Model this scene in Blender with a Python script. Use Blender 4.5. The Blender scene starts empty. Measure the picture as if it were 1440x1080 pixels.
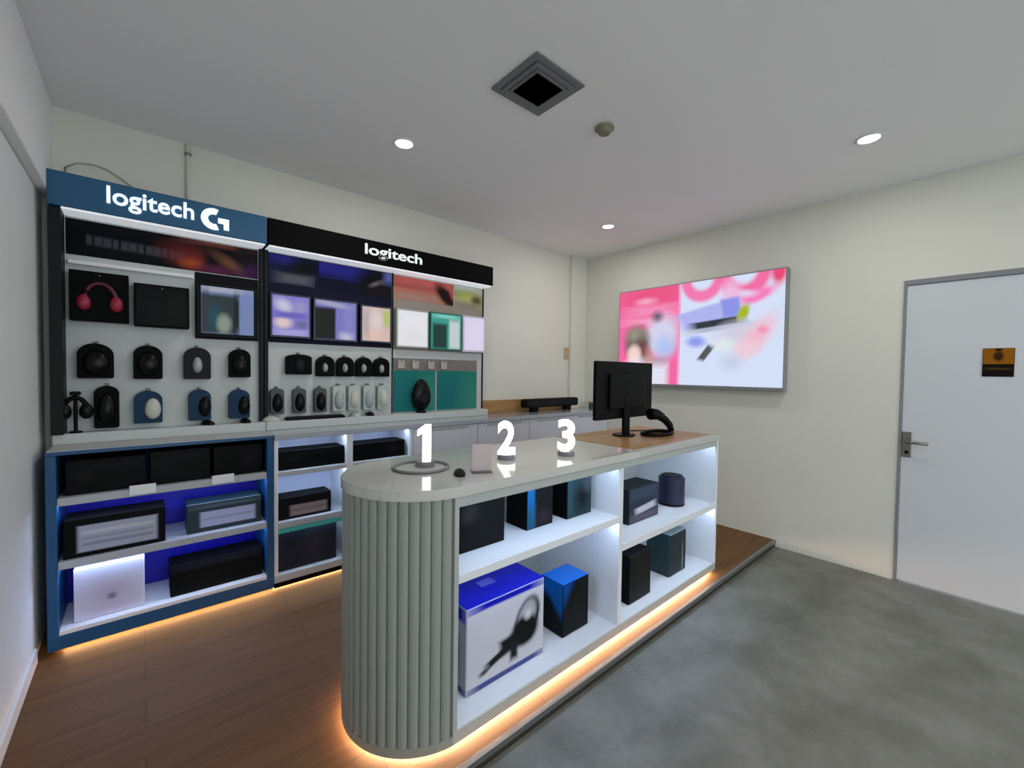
import bpy, bmesh, math, random
from mathutils import Vector, Matrix
random.seed(7)
SC = bpy.context.scene
COL = SC.collection
# ------------------------------------------------------------------ camera, world, light level
CAM_H = 1.42
YAW, PITCH, ROLL, FPX = 0.85241, -0.027216, 0.014193, 594.246      # FPX: focal length in pixels of the 1440x1080 frame
_f = Vector((math.cos(YAW)*math.cos(PITCH), math.sin(YAW)*math.cos(PITCH), math.sin(PITCH)))
_r = Vector((math.sin(YAW), -math.cos(YAW), 0.0))
_u = _r.cross(_f)
CR = _r*math.cos(ROLL) + _u*math.sin(ROLL)
CU = -_r*math.sin(ROLL) + _u*math.cos(ROLL)
CF = _f
cam_d = bpy.data.cameras.new('camera')
cam_d.sensor_fit = 'HORIZONTAL'; cam_d.sensor_width = 36.0; cam_d.lens = FPX/1440*36.0; cam_d.clip_start = 0.02
cam = bpy.data.objects.new('camera', cam_d); COL.objects.link(cam)
cam.matrix_world = Matrix(((CR.x, CU.x, -CF.x, 0), (CR.y, CU.y, -CF.y, 0), (CR.z, CU.z, -CF.z, CAM_H), (0, 0, 0, 1)))
SC.camera = cam
w = bpy.data.worlds.new('world'); SC.world = w; w.use_nodes = True
w.node_tree.nodes['Background'].inputs[0].default_value = (0.90, 0.95, 1.0, 1)
w.node_tree.nodes['Background'].inputs[1].default_value = 2.4
SC.view_settings.view_transform = 'Standard'; SC.view_settings.look = 'None'
SC.view_settings.exposure = 0.0; SC.view_settings.gamma = 1.0; SC.view_settings.use_curve_mapping = False
DOWNLIGHT_W = 5.4
LED_COOL = 36.0
LED_WARM = 48.0
LED_COUNTER = 230.0

def ray(u, v):
    return CR*((u-720)/FPX) + CU*((540-v)/FPX) + CF
def on_y(u, v, y):
    d = ray(u, v); t = y/d.y
    return Vector((t*d.x, y, CAM_H+t*d.z))
def on_x(u, v, x):
    d = ray(u, v); t = x/d.x
    return Vector((x, t*d.y, CAM_H+t*d.z))
def on_z(u, v, z):
    d = ray(u, v); t = (z-CAM_H)/d.z
    return Vector((t*d.x, t*d.y, z))
def rect_y(u0, v0, u1, v1, y):            # picture rectangle -> x0, x1, z0, z1 on the plane at y
    um, vm = (u0+u1)/2, (v0+v1)/2
    return on_y(u0, vm, y).x, on_y(u1, vm, y).x, on_y(um, v1, y).z, on_y(um, v0, y).z

# ------------------------------------------------------------------ materials
def lin(c):
    return tuple((a/12.92 if a <= 0.04045 else ((a+0.055)/1.055)**2.4) for a in [k/255 for k in c]) + (1.0,)
MATS = {}
def mat(name, rgb, rough=0.5, metal=0.0, emit=0.0, noise=0.0, nscale=8.0, bump=0.0, spec=None, coat=0.0, trans=0.0, emit_rgb=None):
    if name in MATS: return MATS[name]
    m = bpy.data.materials.new(name); m.use_nodes = True
    nt = m.node_tree; b = nt.nodes['Principled BSDF']
    c = lin(rgb)
    b.inputs['Base Color'].default_value = c
    b.inputs['Roughness'].default_value = rough
    b.inputs['Metallic'].default_value = metal
    if spec is not None: b.inputs['Specular IOR Level'].default_value = spec
    if coat: b.inputs['Coat Weight'].default_value = coat; b.inputs['Coat Roughness'].default_value = 0.05
    if trans: b.inputs['Transmission Weight'].default_value = trans
    if emit:
        b.inputs['Emission Color'].default_value = lin(emit_rgb or rgb); b.inputs['Emission Strength'].default_value = emit
    if noise or bump:
        tc = nt.nodes.new('ShaderNodeTexCoord'); n = nt.nodes.new('ShaderNodeTexNoise')
        n.inputs['Scale'].default_value = nscale; n.inputs['Detail'].default_value = 5
        nt.links.new(tc.outputs['Object'], n.inputs['Vector'])
        if noise:
            r = nt.nodes.new('ShaderNodeValToRGB')
            r.color_ramp.elements[0].position = 0.3; r.color_ramp.elements[1].position = 0.7
            r.color_ramp.elements[0].color = tuple(k*(1-noise) for k in c[:3])+(1,)
            r.color_ramp.elements[1].color = tuple(min(1, k*(1+noise)) for k in c[:3])+(1,)
            nt.links.new(n.outputs['Fac'], r.inputs['Fac']); nt.links.new(r.outputs['Color'], b.inputs['Base Color'])
        if bump:
            bp = nt.nodes.new('ShaderNodeBump'); bp.inputs['Strength'].default_value = bump; bp.inputs['Distance'].default_value = 0.01
            nt.links.new(n.outputs['Fac'], bp.inputs['Height']); nt.links.new(bp.outputs['Normal'], b.inputs['Normal'])
    MATS[name] = m
    return m

def wood_mat(name, rgb_a, rgb_b, plank=(0.15, 1.2), rough=0.4, axis='X', gap=True):
    m = bpy.data.materials.new(name); m.use_nodes = True
    nt = m.node_tree; b = nt.nodes['Principled BSDF']; L = nt.links.new
    tc = nt.nodes.new('ShaderNodeTexCoord')
    mp = nt.nodes.new('ShaderNodeMapping'); L(tc.outputs['Object'], mp.inputs['Vector'])
    if axis == 'Y': mp.inputs['Rotation'].default_value = (0, 0, math.pi/2)
    sc = nt.nodes.new('ShaderNodeMapping'); L(mp.outputs['Vector'], sc.inputs['Vector'])
    sc.inputs['Scale'].default_value = (1.2, 22, 22)
    n = nt.nodes.new('ShaderNodeTexNoise'); n.inputs['Scale'].default_value = 1.6; n.inputs['Detail'].default_value = 6; n.inputs['Distortion'].default_value = 0.4
    L(sc.outputs['Vector'], n.inputs['Vector'])
    r = nt.nodes.new('ShaderNodeValToRGB'); r.color_ramp.elements[0].position = 0.25; r.color_ramp.elements[1].position = 0.75
    r.color_ramp.elements[0].color = lin(rgb_a); r.color_ramp.elements[1].color = lin(rgb_b)
    L(n.outputs['Fac'], r.inputs['Fac'])
    br = nt.nodes.new('ShaderNodeTexBrick'); L(mp.outputs['Vector'], br.inputs['Vector'])
    br.inputs['Scale'].default_value = 1.0; br.inputs['Brick Width'].default_value = plank[1]; br.inputs['Row Height'].default_value = plank[0]
    br.inputs['Mortar Size'].default_value = 0.0025 if gap else 0.0; br.inputs['Color1'].default_value = (0.92, 0.92, 0.92, 1); br.inputs['Color2'].default_value = (1.06, 1.05, 1.03, 1); br.inputs['Mortar'].default_value = (0.66, 0.62, 0.58, 1)
    mx = nt.nodes.new('ShaderNodeMix'); mx.data_type = 'RGBA'; mx.blend_type = 'MULTIPLY'; mx.inputs['Factor'].default_value = 1.0
    L(r.outputs['Color'], mx.inputs[6]); L(br.outputs['Color'], mx.inputs[7]); L(mx.outputs[2], b.inputs['Base Color'])
    b.inputs['Roughness'].default_value = rough; b.inputs['Specular IOR Level'].default_value = 0.22
    MATS[name] = m
    return m

def print_mat(name, bg, shapes, emit=0.0, rough=0.35):
    """flat print in UV space. shapes: (kind, cx, cy, rx, ry, angle_deg, rgb, softness)"""
    m = bpy.data.materials.new(name); m.use_nodes = True
    nt = m.node_tree; b = nt.nodes['Principled BSDF']; L = nt.links.new
    tc = nt.nodes.new('ShaderNodeTexCoord')
    cur = nt.nodes.new('ShaderNodeRGB'); cur.outputs[0].default_value = lin(bg); out = cur.outputs[0]
    for k, cx, cy, rx, ry, ang, rgb, soft in shapes:
        s = nt.nodes.new('ShaderNodeVectorMath'); s.operation = 'SUBTRACT'; s.inputs[1].default_value = (cx, cy, 0); L(tc.outputs['UV'], s.inputs[0])
        mp = nt.nodes.new('ShaderNodeMapping'); mp.vector_type = 'TEXTURE'
        mp.inputs['Rotation'].default_value = (0, 0, math.radians(ang)); mp.inputs['Scale'].default_value = (rx, ry, 1); L(s.outputs[0], mp.inputs['Vector'])
        if k == 'e':
            d = nt.nodes.new('ShaderNodeVectorMath'); d.operation = 'LENGTH'; L(mp.outputs['Vector'], d.inputs[0]); dist = d.outputs['Value']
        elif k == 'o':           # ring
            d = nt.nodes.new('ShaderNodeVectorMath'); d.operation = 'LENGTH'; L(mp.outputs['Vector'], d.inputs[0])
            a = nt.nodes.new('ShaderNodeMath'); a.operation = 'SUBTRACT'; L(d.outputs['Value'], a.inputs[0]); a.inputs[1].default_value = 0.75
            a2 = nt.nodes.new('ShaderNodeMath'); a2.operation = 'ABSOLUTE'; L(a.outputs[0], a2.inputs[0])
            a3 = nt.nodes.new('ShaderNodeMath'); a3.operation = 'MULTIPLY'; L(a2.outputs[0], a3.inputs[0]); a3.inputs[1].default_value = 4.0; dist = a3.outputs[0]
        else:
            ab = nt.nodes.new('ShaderNodeVectorMath'); ab.operation = 'ABSOLUTE'; L(mp.outputs['Vector'], ab.inputs[0])
            sx = nt.nodes.new('ShaderNodeSeparateXYZ'); L(ab.outputs[0], sx.inputs[0])
            mxm = nt.nodes.new('ShaderNodeMath'); mxm.operation = 'MAXIMUM'; L(sx.outputs[0], mxm.inputs[0]); L(sx.outputs[1], mxm.inputs[1]); dist = mxm.outputs[0]
        mr = nt.nodes.new('ShaderNodeMapRange'); mr.inputs['From Min'].default_value = 1.0+soft; mr.inputs['From Max'].default_value = 1.0-soft-1e-3
        L(dist, mr.inputs['Value'])
        mx = nt.nodes.new('ShaderNodeMix'); mx.data_type = 'RGBA'; mx.inputs[7].default_value = lin(rgb)
        L(mr.outputs[0], mx.inputs['Factor']); L(out, mx.inputs[6]); out = mx.outputs[2]
    L(out, b.inputs['Base Color'])
    b.inputs['Roughness'].default_value = rough; b.inputs['Specular IOR Level'].default_value = 0.08
    if emit:
        L(out, b.inputs['Emission Color']); b.inputs['Emission Strength'].default_value = emit
        b.inputs['Base Color'].default_value = (0.02, 0.02, 0.02, 1)
        for l in list(nt.links):
            if l.to_socket == b.inputs['Base Color']: nt.links.remove(l)
    MATS[name] = m
    return m

WALL = mat('painted_wall', (220, 221, 210), 0.75, noise=0.015, nscale=2.0, bump=0.03)
WALLB = mat('painted_wall_low', (234, 238, 238), 0.6, noise=0.015, nscale=2.0)
CEIL = mat('painted_ceiling', (246, 247, 248), 0.8, noise=0.01, nscale=1.5)
GREY = mat('grey_laminate', (168, 175, 172), 0.42, noise=0.01, nscale=3)
GREYTOP = mat('grey_gloss_top', (192, 193, 188), 0.14, coat=0.4)
SLAT = mat('grey_slat', (144, 151, 145), 0.5)
WHITE = mat('white_board', (222, 226, 230), 0.4)
LAV = mat('pale_grey_board', (206, 209, 220), 0.25)
BLACK = mat('black_plastic', (9, 9, 10), 0.45, spec=0.12)
BLACKM = mat('black_carton', (9, 10, 11), 0.55, spec=0.06)
BLACKG = mat('black_gloss', (6, 7, 8), 0.3, spec=0.2)
DARK = mat('charcoal', (30, 34, 36), 0.5, spec=0.12)
TEALBLUE = mat('teal_blue_board', (18, 76, 122), 0.4)
DEEPBLUE = mat('deep_blue_board', (3, 5, 165), 0.45)
BRIGHTB = mat('bright_blue_print', (12, 112, 214), 0.4)
ROYAL = mat('royal_blue_print', (14, 18, 170), 0.35)
NAVY = mat('navy_carton', (24, 30, 58), 0.4)
TEALDK = mat('dark_teal_carton', (26, 50, 54), 0.4)
SIGNBLUE = mat('sign_blue', (26, 90, 130), 0.4)
SIGNBLACK = mat('sign_black', (8, 9, 9), 0.55, spec=0.05)
PANEL = mat('display_panel_grey', (196, 204, 202), 0.55)
METAL = mat('brushed_metal', (150, 150, 148), 0.35, metal=0.9)
CHROME = mat('lever_metal', (130, 128, 122), 0.3, metal=0.8)
DOORM = mat('door_paint', (206, 211, 216), 0.45)
FRAMEM = mat('door_frame_paint', (128, 132, 138), 0.5)
ACRY = mat('clear_acrylic', (235, 240, 245), 0.05, trans=0.9)
LITWHITE = mat('lit_white', (255, 255, 255), 0.4, emit=2.2, emit_rgb=(244, 248, 255))
LITDIGIT = mat('lit_digit', (255, 255, 250), 0.4, emit=2.0, emit_rgb=(255, 252, 246))
LEDCOOL = mat('led_cool', (255, 255, 255), 0.4, emit=LED_COOL, emit_rgb=(198, 220, 255))
LEDCAB = mat('led_cool_cabinet', (255, 255, 255), 0.4, emit=LED_COOL*1.7, emit_rgb=(198, 220, 255))
LEDBLUE = mat('led_blue', (255, 255, 255), 0.4, emit=LED_COOL*1.25, emit_rgb=(190, 208, 255))
LEDCNT = mat('led_warm_counter', (255, 255, 255), 0.4, emit=LED_COUNTER, emit_rgb=(255, 206, 168))
LEDWARM = mat('led_warm', (255, 255, 255), 0.4, emit=LED_WARM, emit_rgb=(255, 196, 136))
LEDSOFF = mat('led_soffit', (255, 255, 255), 0.4, emit=0.5, emit_rgb=(226, 232, 240))
LENS = mat('downlight_lens', (255, 255, 255), 0.4, emit=14.0, emit_rgb=(255, 250, 240))
WFLOOR = wood_mat('wood_floor', (94, 66, 38), (116, 85, 51), (0.16, 1.25), 0.55, 'X')
WTOP = wood_mat('wood_top', (160, 122, 78), (184, 146, 98), (0.7, 3.0), 0.3, 'X', gap=False)
PINKRED = mat('pink_red', (150, 28, 60), 0.4)
PALEPACK = mat('pale_pack', (176, 190, 184), 0.4)
TEALP = print_mat('teal_panel_print', (30, 128, 112), [('e', 0.3, 0.4, 0.5, 0.5, 20, (36, 112, 120), 0.9), ('e', 0.9, 0.2, 0.3, 0.6, 0, (62, 140, 124), 0.8)])
MOUSEW = mat('pale_mouse', (196, 200, 190), 0.35)
MOUSEG = mat('grey_mouse', (168, 172, 174), 0.35)

# concrete
cm = bpy.data.materials.new('concrete'); cm.use_nodes = True; MATS['concrete'] = cm
nt = cm.node_tree; b = nt.nodes['Principled BSDF']; L = nt.links.new
tc = nt.nodes.new('ShaderNodeTexCoord')
n1 = nt.nodes.new('ShaderNodeTexNoise'); n1.inputs['Scale'].default_value = 3.4; n1.inputs['Detail'].default_value = 8; n1.inputs['Roughness'].default_value = 0.62; n1.inputs['Distortion'].default_value = 0.3
n2 = nt.nodes.new('ShaderNodeTexNoise'); n2.inputs['Scale'].default_value = 45; n2.inputs['Detail'].default_value = 4
L(tc.outputs['Object'], n1.inputs['Vector']); L(tc.outputs['Object'], n2.inputs['Vector'])
r1 = nt.nodes.new('ShaderNodeValToRGB'); r1.color_ramp.elements[0].position = 0.34; r1.color_ramp.elements[1].position = 0.68
r1.color_ramp.elements[0].color = lin((98, 99, 90)); r1.color_ramp.elements[1].color = lin((126, 127, 121))
L(n1.outputs['Fac'], r1.inputs['Fac'])
mx = nt.nodes.new('ShaderNodeMix'); mx.data_type = 'RGBA'; mx.blend_type = 'OVERLAY'; mx.inputs['Factor'].default_value = 0.18
L(r1.outputs['Color'], mx.inputs[6]); L(n2.outputs['Color'], mx.inputs[7]); L(mx.outputs[2], b.inputs['Base Color'])
b.inputs['Roughness'].default_value = 0.42; b.inputs['Specular IOR Level'].default_value = 0.3
CONC = cm

# ------------------------------------------------------------------ builders (world coordinates; parents are unrotated while building)
def tag(o, label, cat, group=None):
    o['label'] = label; o['category'] = cat
    if group: o['group'] = group
    return o
def thing(name, label, cat, loc, group=None):
    o = bpy.data.objects.new(name, None); o.empty_display_size = 0.05
    COL.objects.link(o); o.location = loc
    return tag(o, label, cat, group)
def off(parent):
    v = Vector((0, 0, 0))
    while parent is not None:
        v += parent.location; parent = parent.parent
    return v
def link(name, me, m, parent=None, smooth=False):
    o = bpy.data.objects.new(name, me); COL.objects.link(o)
    if m is not None: me.materials.append(m)
    if smooth:
        for p in me.polygons: p.use_smooth = True
    if parent is not None: o.parent = parent
    return o
def from_bm(name, bm, m, parent=None, smooth=False):
    d = off(parent)
    if d.length: bmesh.ops.translate(bm, verts=bm.verts, vec=-d)
    bmesh.ops.recalc_face_normals(bm, faces=bm.faces)
    me = bpy.data.meshes.new(name); bm.to_mesh(me); bm.free()
    return link(name, me, m, parent, smooth)
def struct(o):
    o['kind'] = 'structure'; return o
def bm_box(bm, x0, x1, y0, y1, z0, z1, bev=0.0, seg=2):
    r = bmesh.ops.create_cube(bm, size=1.0)
    for v in r['verts']:
        v.co = Vector(((x0+x1)/2+v.co.x*(x1-x0), (y0+y1)/2+v.co.y*(y1-y0), (z0+z1)/2+v.co.z*(z1-z0)))
    if bev:
        es = {e for v in r['verts'] for e in v.link_edges}
        bmesh.ops.bevel(bm, geom=list(es), offset=bev, segments=seg, affect='EDGES', profile=0.5)
def box(name, x0, x1, y0, y1, z0, z1, m, parent=None, bev=0.002, seg=1):
    bm = bmesh.new(); bm_box(bm, min(x0, x1), max(x0, x1), min(y0, y1), max(y0, y1), min(z0, z1), max(z0, z1), bev, seg)
    return from_bm(name, bm, m, parent)
def boxes(name, L_, m, parent=None, bev=0.002):
    bm = bmesh.new()
    for b_ in L_: bm_box(bm, *b_, bev, 1)
    return from_bm(name, bm, m, parent)
def quad(name, p00, p10, p11, p01, m, parent=None):       # printed sheet with its own UVs; 0.8 mm thick
    d = off(parent); P = [Vector(p)-d for p in (p00, p10, p11, p01)]
    nrm = (P[1]-P[0]).cross(P[3]-P[0]).normalized()
    V = P + [p-nrm*0.0008 for p in P]
    me = bpy.data.meshes.new(name)
    F = [(0, 1, 2, 3), (7, 6, 5, 4), (0, 4, 5, 1), (1, 5, 6, 2), (2, 6, 7, 3), (3, 7, 4, 0)]
    me.from_pydata([tuple(v) for v in V], [], F)
    uv = me.uv_layers.new(name='uv'); UV = [(0, 0), (1, 0), (1, 1), (0, 1)]*2
    for p in me.polygons:
        for li, vi in zip(p.loop_indices, p.vertices): uv.data[li].uv = UV[vi]
    return link(name, me, m, parent)
def print_y(name, x0, x1, z0, z1, y, m, parent):           # sheet that faces -Y
    return quad(name, (x0, y, z0), (x1, y, z0), (x1, y, z1), (x0, y, z1), m, parent)
def prism(name, pts, z0, z1, m, parent=None, bev=0.0):      # outline in XY, extruded in z
    bm = bmesh.new(); vs = [bm.verts.new((x, y, z0)) for x, y in pts]; f = bm.faces.new(vs)
    r = bmesh.ops.extrude_face_region(bm, geom=[f]); 
    for g in r['geom']:
        if isinstance(g, bmesh.types.BMVert): g.co.z = z1
    if bev:
        es = [e for e in bm.edges if abs(e.verts[0].co.z-e.verts[1].co.z) < 1e-6]
        bmesh.ops.bevel(bm, geom=es, offset=bev, segments=2, affect='EDGES')
    return from_bm(name, bm, m, parent)
def prism_y(name, pts, y0, y1, m, parent=None, bev=0.0):    # outline in XZ, extruded in y
    bm = bmesh.new(); vs = [bm.verts.new((x, y0, z)) for x, z in pts]; f = bm.faces.new(vs)
    r = bmesh.ops.extrude_face_region(bm, geom=[f])
    for g in r['geom']:
        if isinstance(g, bmesh.types.BMVert): g.co.y = y1
    if bev:
        es = [e for e in bm.edges if abs(e.verts[0].co.y-e.verts[1].co.y) < 1e-6]
        bmesh.ops.bevel(bm, geom=es, offset=bev, segments=2, affect='EDGES')
    return from_bm(name, bm, m, parent)
def bm_cyl(bm, c, r0, r1, h, axis='z', n=24, bev=0.0):
    R = bmesh.ops.create_cone(bm, cap_ends=True, segments=n, radius1=r0, radius2=r1, depth=h)
    M = {'z': Matrix(), 'y': Matrix.Rotation(-math.pi/2, 4, 'X'), 'x': Matrix.Rotation(math.pi/2, 4, 'Y')}[axis]
    c = Vector(c)
    for v in R['verts']: v.co = (M @ (v.co+Vector((0, 0, h/2))))+c
    if bev:
        es = [e for e in {e for v in R['verts'] for e in v.link_edges} if any(len(f.verts) > 4 for f in e.link_faces)]
        bmesh.ops.bevel(bm, geom=es, offset=bev, segments=2, affect='EDGES')
def cyl(name, c, r, h, m, parent=None, axis='z', n=24, r1=None, bev=0.0):
    bm = bmesh.new(); bm_cyl(bm, c, r, r if r1 is None else r1, h, axis, n, bev)
    return from_bm(name, bm, m, parent)
def tube(name, pts, r, m, parent=None, n=8, closed=False):
    bm = bmesh.new(); P = [Vector(p) for p in pts]; rings = []
    K = len(P)
    for i, p in enumerate(P):
        a = P[(i-1) % K] if (closed or i > 0) else p
        c = P[(i+1) % K] if (closed or i < K-1) else p
        t = (c-a).normalized(); up = Vector((0, 0, 1)) if abs(t.z) < 0.95 else Vector((1, 0, 0))
        s = t.cross(up).normalized(); q = s.cross(t)
        rr = r[i] if isinstance(r, (list, tuple)) else r
        rings.append([bm.verts.new(p+s*rr*math.cos(2*math.pi*k/n)+q*rr*math.sin(2*math.pi*k/n)) for k in range(n)])
    for i in range(K if closed else K-1):
        A, B = rings[i], rings[(i+1) % K]
        for k in range(n): bm.faces.new((A[k], A[(k+1) % n], B[(k+1) % n], B[k]))
    if not closed: bm.faces.new(rings[0][::-1]); bm.faces.new(rings[-1])
    return from_bm(name, bm, m, parent, smooth=True)
def dome(name, c, rx, ry, rz, m, parent=None, axis='z'):     # mouse-like half shell: flat on one side, humped toward +z or -y
    bm = bmesh.new(); bmesh.ops.create_uvsphere(bm, u_segments=20, v_segments=12, radius=1.0)
    for v in bm.verts:
        x, y, z = v.co
        z = max(z, -0.12)
        hump = 1.0-0.22*max(0, y)**2
        if axis == 'z': v.co = Vector((c[0]+x*rx*(1-0.08*y), c[1]+y*ry, c[2]+(z+0.12)*rz*hump))
        else: v.co = Vector((c[0]+x*rx*(1-0.08*y), c[1]-(z+0.12)*ry*hump, c[2]+y*rz))
    return from_bm(name, bm, m, parent, smooth=True)
def copy_tree(o, parent=None):
    c = o.copy(); COL.objects.link(c); c.parent = parent
    for ch in list(o.children): copy_tree(ch, c)
    return c
def text_mesh(name, s, size, depth, m, parent, origin, xdir, bold=0.0, spacing=1.0, width=None):
    cu = bpy.data.curves.new(name+'_curve', 'FONT'); cu.body = s; cu.size = size; cu.extrude = depth/2; cu.offset = bold; cu.space_character = spacing
    cu.resolution_u = 4
    tmp = bpy.data.objects.new(name+'_tmp', cu); COL.objects.link(tmp)
    bpy.context.view_layer.update()
    me = bpy.data.meshes.new_from_object(tmp.evaluated_get(bpy.context.evaluated_depsgraph_get()))
    bpy.data.objects.remove(tmp)
    xs = [v.co.x for v in me.vertices]
    sx = (width/(max(xs)-min(xs))) if width else 1.0
    x0 = min(xs)
    xd = Vector(xdir).normalized(); zd = Vector((0, 0, 1)); nd = xd.cross(zd)      # nd: out of the face
    d = off(parent)
    for v in me.vertices:
        v.co = Vector(origin)-d + xd*((v.co.x-x0)*sx) + zd*v.co.y + nd*(v.co.z+depth/2)
    me.materials.clear()
    return link(name, me, m, parent)

# ------------------------------------------------------------------ the room
H = 2.767; XB = 3.966; YA = 3.255; XL = -0.345; XL2 = -0.385; YF = -2.4; ZP = 0.055
struct(box('floor', XL2-1.6, XB+1.6, YF-4.0, YA+0.1, -0.1, 0, CONC, bev=0))
struct(box('ceiling', XL2-0.1, XB+0.1, YF-0.1, YA+0.1, H, H+0.1, CEIL, bev=0))
struct(box('wall_back', XL2-0.1, XB, YA, YA+0.1, 0, H, WALL, bev=0))
wr = struct(boxes('wall_right', [(XB, XB+0.1, 0.434, YA+0.1, 0, H), (XB, XB+0.1, YF, -0.50, 0, H), (XB, XB+0.1, -0.50, 0.434, 2.09, H)], WALL, bev=0))
struct(box('wall_left', XL2-0.1, XL2, YF, YA, 0, H, WALLB, bev=0))
struct(box('trim_1', XL2, XL, YF, YA, 2.285, H, CEIL, bev=0.003))           # beam along the top of the left wall
struct(boxes('wall_front', [(XL2-0.1, -0.25, YF-0.1, YF, 0, H), (3.85, XB+0.1, YF-0.1, YF, 0, H), (-0.25, 3.85, YF-0.1, YF, 2.66, H)], WALL, bev=0))   # unseen; wide entrance opening added behind the camera to let in fill light
struct(box('trim_2', 3.70, XB, 3.215, YA, 0, H, WALL, bev=0.003))            # boxed-in column in the corner
# raised wooden platform
pf = struct(box('floor_platform', XL2, XB, 1.185, YA, 0, ZP, WFLOOR, bev=0))
box('edge_trim', XL2, XB, 1.162, 1.185, 0.028, ZP+0.002, METAL, pf, bev=0.003)
box('edge_face', XL2, XB, 1.172, 1.185, 0.0, 0.028, mat('dark_edge', (46, 40, 32), 0.6), pf, bev=0)
struct(box('baseboard_left', XL2, XL2+0.012, 1.19, 2.86, ZP, ZP+0.07, WHITE, bev=0.002))
# door
door = struct(box('door_1', XB+0.004, XB+0.044, -0.455, 0.419, 0.012, 2.055, DOORM, bev=0.002))
boxes('door_frame', [(XB-0.008, XB+0.1, 0.420, 0.434, 0, 2.09), (XB-0.008, XB+0.1, -0.50, -0.455, 0, 2.09), (XB-0.008, XB+0.1, -0.455, 0.420, 2.056, 2.09)], FRAMEM, door, bev=0.002)
hd = box('lock_plate', XB-0.004, XB+0.006, 0.366, 0.416, 0.875, 1.050, CHROME, door, bev=0.003)
tube('lever', [(XB-0.002, 0.390, 0.985), (XB-0.05, 0.390, 0.985), (XB-0.055, 0.374, 0.985), (XB-0.055, 0.280, 0.982)], 0.010, CHROME, hd)
cyl('keyhole', (XB-0.008, 0.390, 0.910), 0.012, 0.012, BLACK, hd, axis='x', n=16)
# little sign on the door
sg = thing('door_sign', 'small square orange and black sign on the white door', 'sign', (XB+0.003, -0.007, 1.524))
signm = print_mat('door_sign_print', (20, 14, 12), [('r', 0.5, 0.72, 0.5, 0.28, 0, (146, 92, 18), 0.03), ('e', 0.5, 0.72, 0.17, 0.17, 0, (58, 36, 10), 0.3), ('e', 0.5, 0.98, 0.12, 0.09, 0, (40, 28, 14), 0.3), ('r', 0.5, 0.27, 0.38, 0.04, 0, (70, 48, 20), 0.3)])
box('backing', XB-0.001, XB+0.003, -0.072, 0.058, 1.437, 1.612, BLACK, sg, bev=0.001)
quad('print', (XB-0.002, 0.056, 1.439), (XB-0.002, -0.070, 1.439), (XB-0.002, -0.070, 1.610), (XB-0.002, 0.056, 1.610), signm, sg)

# ceiling fittings
def downlight(x, y, label, watts):
    t = thing('downlight', label, 'ceiling light', (x, y, H), 'round downlights in the ceiling')
    bm = bmesh.new()
    N = 32; rings = []
    for r_, z_ in ((0.064, 0), (0.064, -0.006), (0.056, -0.009), (0.049, -0.004)):
        rings.append([bm.verts.new((x+r_*math.cos(2*math.pi*k/N), y+r_*math.sin(2*math.pi*k/N), H+z_)) for k in range(N)])
    for A, B in zip(rings, rings[1:]):
        for k in range(N): bm.faces.new((A[k], A[(k+1) % N], B[(k+1) % N], B[k]))
    from_bm('trim_ring', bm, WHITE, t, smooth=True)
    cyl('lens', (x, y, H-0.004), 0.049, 0.003, LENS, t, n=32)
    ld = bpy.data.lights.new('downlight_lamp', 'AREA'); ld.shape = 'DISK'; ld.size = 0.09; ld.energy = watts; ld.color = (1.0, 0.97, 0.92); ld.spread = math.pi
    lo = bpy.data.objects.new('downlight_lamp', ld); COL.objects.link(lo); lo.parent = t; lo.location = (0, 0, -0.012)
downlight(1.175, 2.345, 'round downlight in the ceiling nearest the tall display wall', DOWNLIGHT_W)
downlight(3.206, 2.368, 'round downlight in the ceiling close to the far corner', DOWNLIGHT_W)
downlight(3.090, 0.509, 'round downlight in the ceiling nearest the white door', DOWNLIGHT_W)
downlight(1.140, 0.509, 'added out of view round downlight straight above the camera side concrete', DOWNLIGHT_W)  # out of view; added at the next grid spot to brighten the room
downlight(1.140, -1.32, 'added unseen round downlight behind the camera by the left wall', DOWNLIGHT_W)  # unseen; added so the ceiling and upper walls get enough light
downlight(3.090, -1.32, 'added unseen round downlight behind the camera past the door', DOWNLIGHT_W)  # unseen; added behind the camera as more room light
v = thing('ceiling_vent', 'square ceiling air vent with a black open core', 'air vent', (1.408, 1.457, H))
VX0, VX1, VY0, VY1 = 1.252, 1.564, 1.302, 1.612
VG = mat('vent_grey', (116, 119, 122), 0.5)
def vframe(name, a, z0, z1, wd, m, par):
    boxes(name, [(VX0+a, VX1-a, VY0+a, VY0+a+wd, z0, z1), (VX0+a, VX1-a, VY1-a-wd, VY1-a, z0, z1), (VX0+a, VX0+a+wd, VY0+a+wd, VY1-a-wd, z0, z1), (VX1-a-wd, VX1-a, VY0+a+wd, VY1-a-wd, z0, z1)], m, par, bev=0.001)
vframe('frame', 0.0, H-0.010, H, 0.03, VG, v)
vframe('louvre', 0.034, H-0.016, H-0.002, 0.022, VG, v)
vframe('louvre', 0.060, H-0.020, H-0.002, 0.016, VG, v)
box('core', VX0+0.074, VX1-0.074, VY0+0.074, VY1-0.074, H-0.024, H-0.001, mat('vent_black', (1, 1, 1), 1.0, spec=0.0), v, bev=0)
sd = thing('smoke_detector', 'small round beige smoke detector on the ceiling', 'smoke detector', (1.911, 1.448, H))
cyl('base', (1.911, 1.448, H-0.012), 0.052, 0.012, mat('beige_plastic', (150, 148, 128), 0.5), sd, n=28)
cyl('sensor_head', (1.911, 1.448, H-0.036), 0.030, 0.024, mat('beige_plastic2', (128, 124, 100), 0.5), sd, n=28, r1=0.044)
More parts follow.
